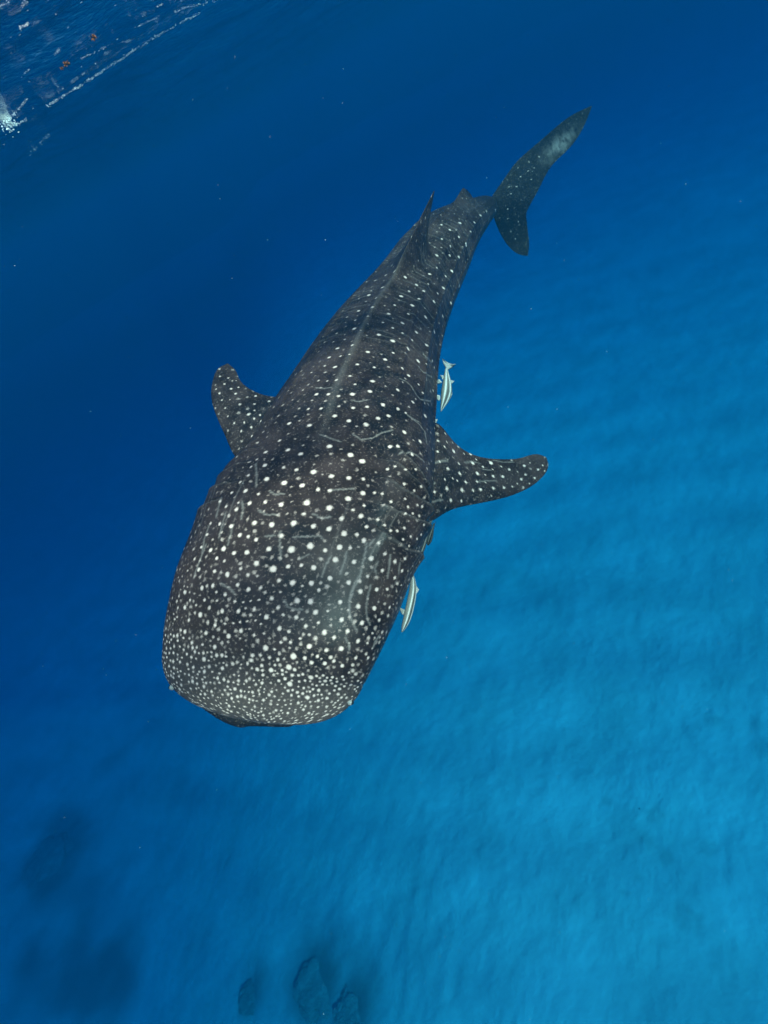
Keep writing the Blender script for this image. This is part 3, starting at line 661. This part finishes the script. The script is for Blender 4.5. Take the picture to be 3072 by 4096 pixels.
HEADS = [(100,1860,60,'dim dark coral head at the left edge'), (545,2150,36,'small round coral head at the bottom, left of the darkest one'), (690,2130,62,'darkest coral head at the bottom edge'), (770,2180,58,'low coral head touching the darkest one on its right')]
for k, (x, y, w_, lb) in enumerate(HEADS):
    p, t = ray_bed(x, y); r_ = w_ * W / 1659 * t / F
    lump('coral_head', p, r_ * .8, r_ * .8, r_ * .15, 40 + k, lb, 'coral', 'coral heads on the sea bed')
# ------------------------------------------------------------------ floating weed, foam and suspended particles
mg = Mat('floating_weed'); mg.l(mg.ramp(mg.noise(60, 3), [(.3, (.16, .05, .015)), (.7, (.38, .15, .04))]), mg.p.inputs['Base Color']); mg.p.inputs['Roughness'].default_value = .6
def ray_top(x, y, z=-.035):
    d = unit(RC @ d2c(x, y, 1.0)); t = (z - CAM[2]) / d[2]
    for _ in range(8):
        p = CAM + d * t; t = .5 * t + .5 * (float(wave_z(np.array(p[0]), np.array(p[1]))) + z - CAM[2]) / d[2]
    return CAM + d * t, t
def weed(x, y, wd_, seed, label):
    p, t = ray_top(x, y, -.38); r = wd_ * W / 1659 * t / F; rd = random.Random(seed); V, Fc = [], []
    V.append(np.zeros(3))
    for _ in range(40):                # leaves of one sprig, all grown from one knot
        a = unit(np.array([rd.gauss(0, 1), rd.gauss(0, 1), rd.gauss(0, .6)])); b = unit(np.cross(a, [rd.gauss(0, 1) for _ in range(3)])); n_ = np.cross(a, b)
        L_, w_ = r * rd.uniform(.5, 1.1), r * .16; k = len(V)
        V += [a * L_ * .6 + b * w_ + n_ * w_ * .6, a * L_ + n_ * w_, a * L_ * .6 - b * w_ + n_ * w_ * .6]; Fc.append((0, k, k+1, k+2))
    o = mesh_obj('floating_weed', np.array(V), np.array(Fc), mg.m); o.location = p
    return tag(o, label, 'seaweed', 'bits of weed drifting under the surface')
weed(143, 138, 7, 1, 'larger orange-brown bit of seaweed under the water surface'); weed(133, 147, 4, 2, 'smallest orange-brown bit of seaweed beside the larger bit')
weed(201, 80, 6, 3, 'dark brown bit of seaweed nearest the top edge')
mf = Mat('particle'); mf.p.inputs['Base Color'].default_value = (.9, .9, .85, 1); mf.p.inputs['Roughness'].default_value = .5
ov = np.array([(1,0,0),(-1,0,0),(0,1,0),(0,-1,0),(0,0,1),(0,0,-1)], float); of = np.array([(0,2,4),(2,1,4),(1,3,4),(3,0,4),(2,0,5),(1,2,5),(3,1,5),(0,3,5)])
def specks(name, pts, rad, label, cat):
    pts = np.asarray(pts); n = len(pts)
    v = (ov[None] * np.asarray(rad)[:, None, None] * rng.uniform(.6, 1.5, (n, 1, 3)) + pts[:, None]).reshape(-1, 3)
    f = (of[None] + (np.arange(n) * 6)[:, None, None]).reshape(-1, 3)
    return tag(mesh_obj(name, v, f, mf.m, smooth=False), label, cat, kind='stuff')
pts, rad = [], []
while len(pts) < 700:
    z = 1.2 + 9 * random.random() ** .8; p = c2w(d2c(random.uniform(-60, 1720), random.uniform(-60, 2270), z))
    if p[2] > -.25: continue
    pts.append(p); rad.append(z / F * random.choice([.08, .10, .12, .16, .30]) * random.uniform(.7, 1.2))
specks('marine_snow', pts, rad, 'tiny pale specks drifting in the blue water', 'particles')
pc, t = ray_top(16, 262, -.03); k_ = 11 * t / F
pts = [pc + RC @ (np.array([random.gauss(0, .26), random.gauss(0, .36), random.gauss(0, .2)]) * k_) for _ in range(170)]
specks('foam_patch', pts, [k_ * random.uniform(.03, .08) for _ in pts], 'small white foam patch at the left edge under the surface', 'foam')

# white specks standing in for sky glints on the wave crests, seen from below
pts, rad = [], []
for pl, n_, sg in (([(98,232),(130,212),(165,190),(202,167)], 260, 1.6), ([(205,165),(250,135),(290,110),(332,82)], 230, 1.6), ([(172,130),(205,113),(242,94)], 60, 1.2), ([(388,50),(432,28)], 90, 1.2), ([(334,80),(384,54)], 50, 1.4), ([(290,60),(345,36)], 40, 1.2), ([(378,26),(420,11),(486,-2)], 90, 1.4),
                   ([(20,258),(60,215)], 110, 1.6), ([(40,268),(58,255)], 50, 2.0), ([(118,118),(130,106)], 60, 2.2), ([(50,160),(64,150)], 30, 1.0), ([(340,15),(352,9)], 20, .8), ([(60,336),(112,287)], 40, 2.2), ([(42,62),(62,50)], 60, 2.2), ([(46,14),(60,2)], 50, 2.5), ([(0,16),(22,2)], 50, 2.5)):
    pl = np.array(pl, float); tt = np.linspace(0, 1, len(pl))
    for _ in range(n_):
        q = random.random(); q = q if vnoise(np.array(q * 14.0), np.array(n_ * .37), 3) > .35 else random.random()
        wv = 5 * (float(fbm(np.array(q * 5.0 + n_), np.array(2.5), 3, 8)) - .45); x_, y_ = np.interp(q, tt, pl[:, 0]) + random.gauss(0, sg) + wv, np.interp(q, tt, pl[:, 1]) + random.gauss(0, sg) + wv * 1.4
        p, t = ray_top(x_, y_, -.05)
        if 0 < t < 30: pts.append(p); rad.append(t / F * random.uniform(.07, .26))
for _ in range(60):
    x_, y_ = random.uniform(0, 420), random.uniform(0, 280)
    if x_ / 470 + y_ / 300 > 1: continue
    for k in range(random.choice([1, 1, 1, 2])):
        p, t = ray_top(x_ + k * 2.2, y_ - k * 1.5, -.05)
        if 0 < t < 30: pts.append(p); rad.append(t / F * random.uniform(.10, .32))
specks('glint_specks', pts, rad, 'white specks added as thin glints along the wave crests at the top left', 'bubbles')
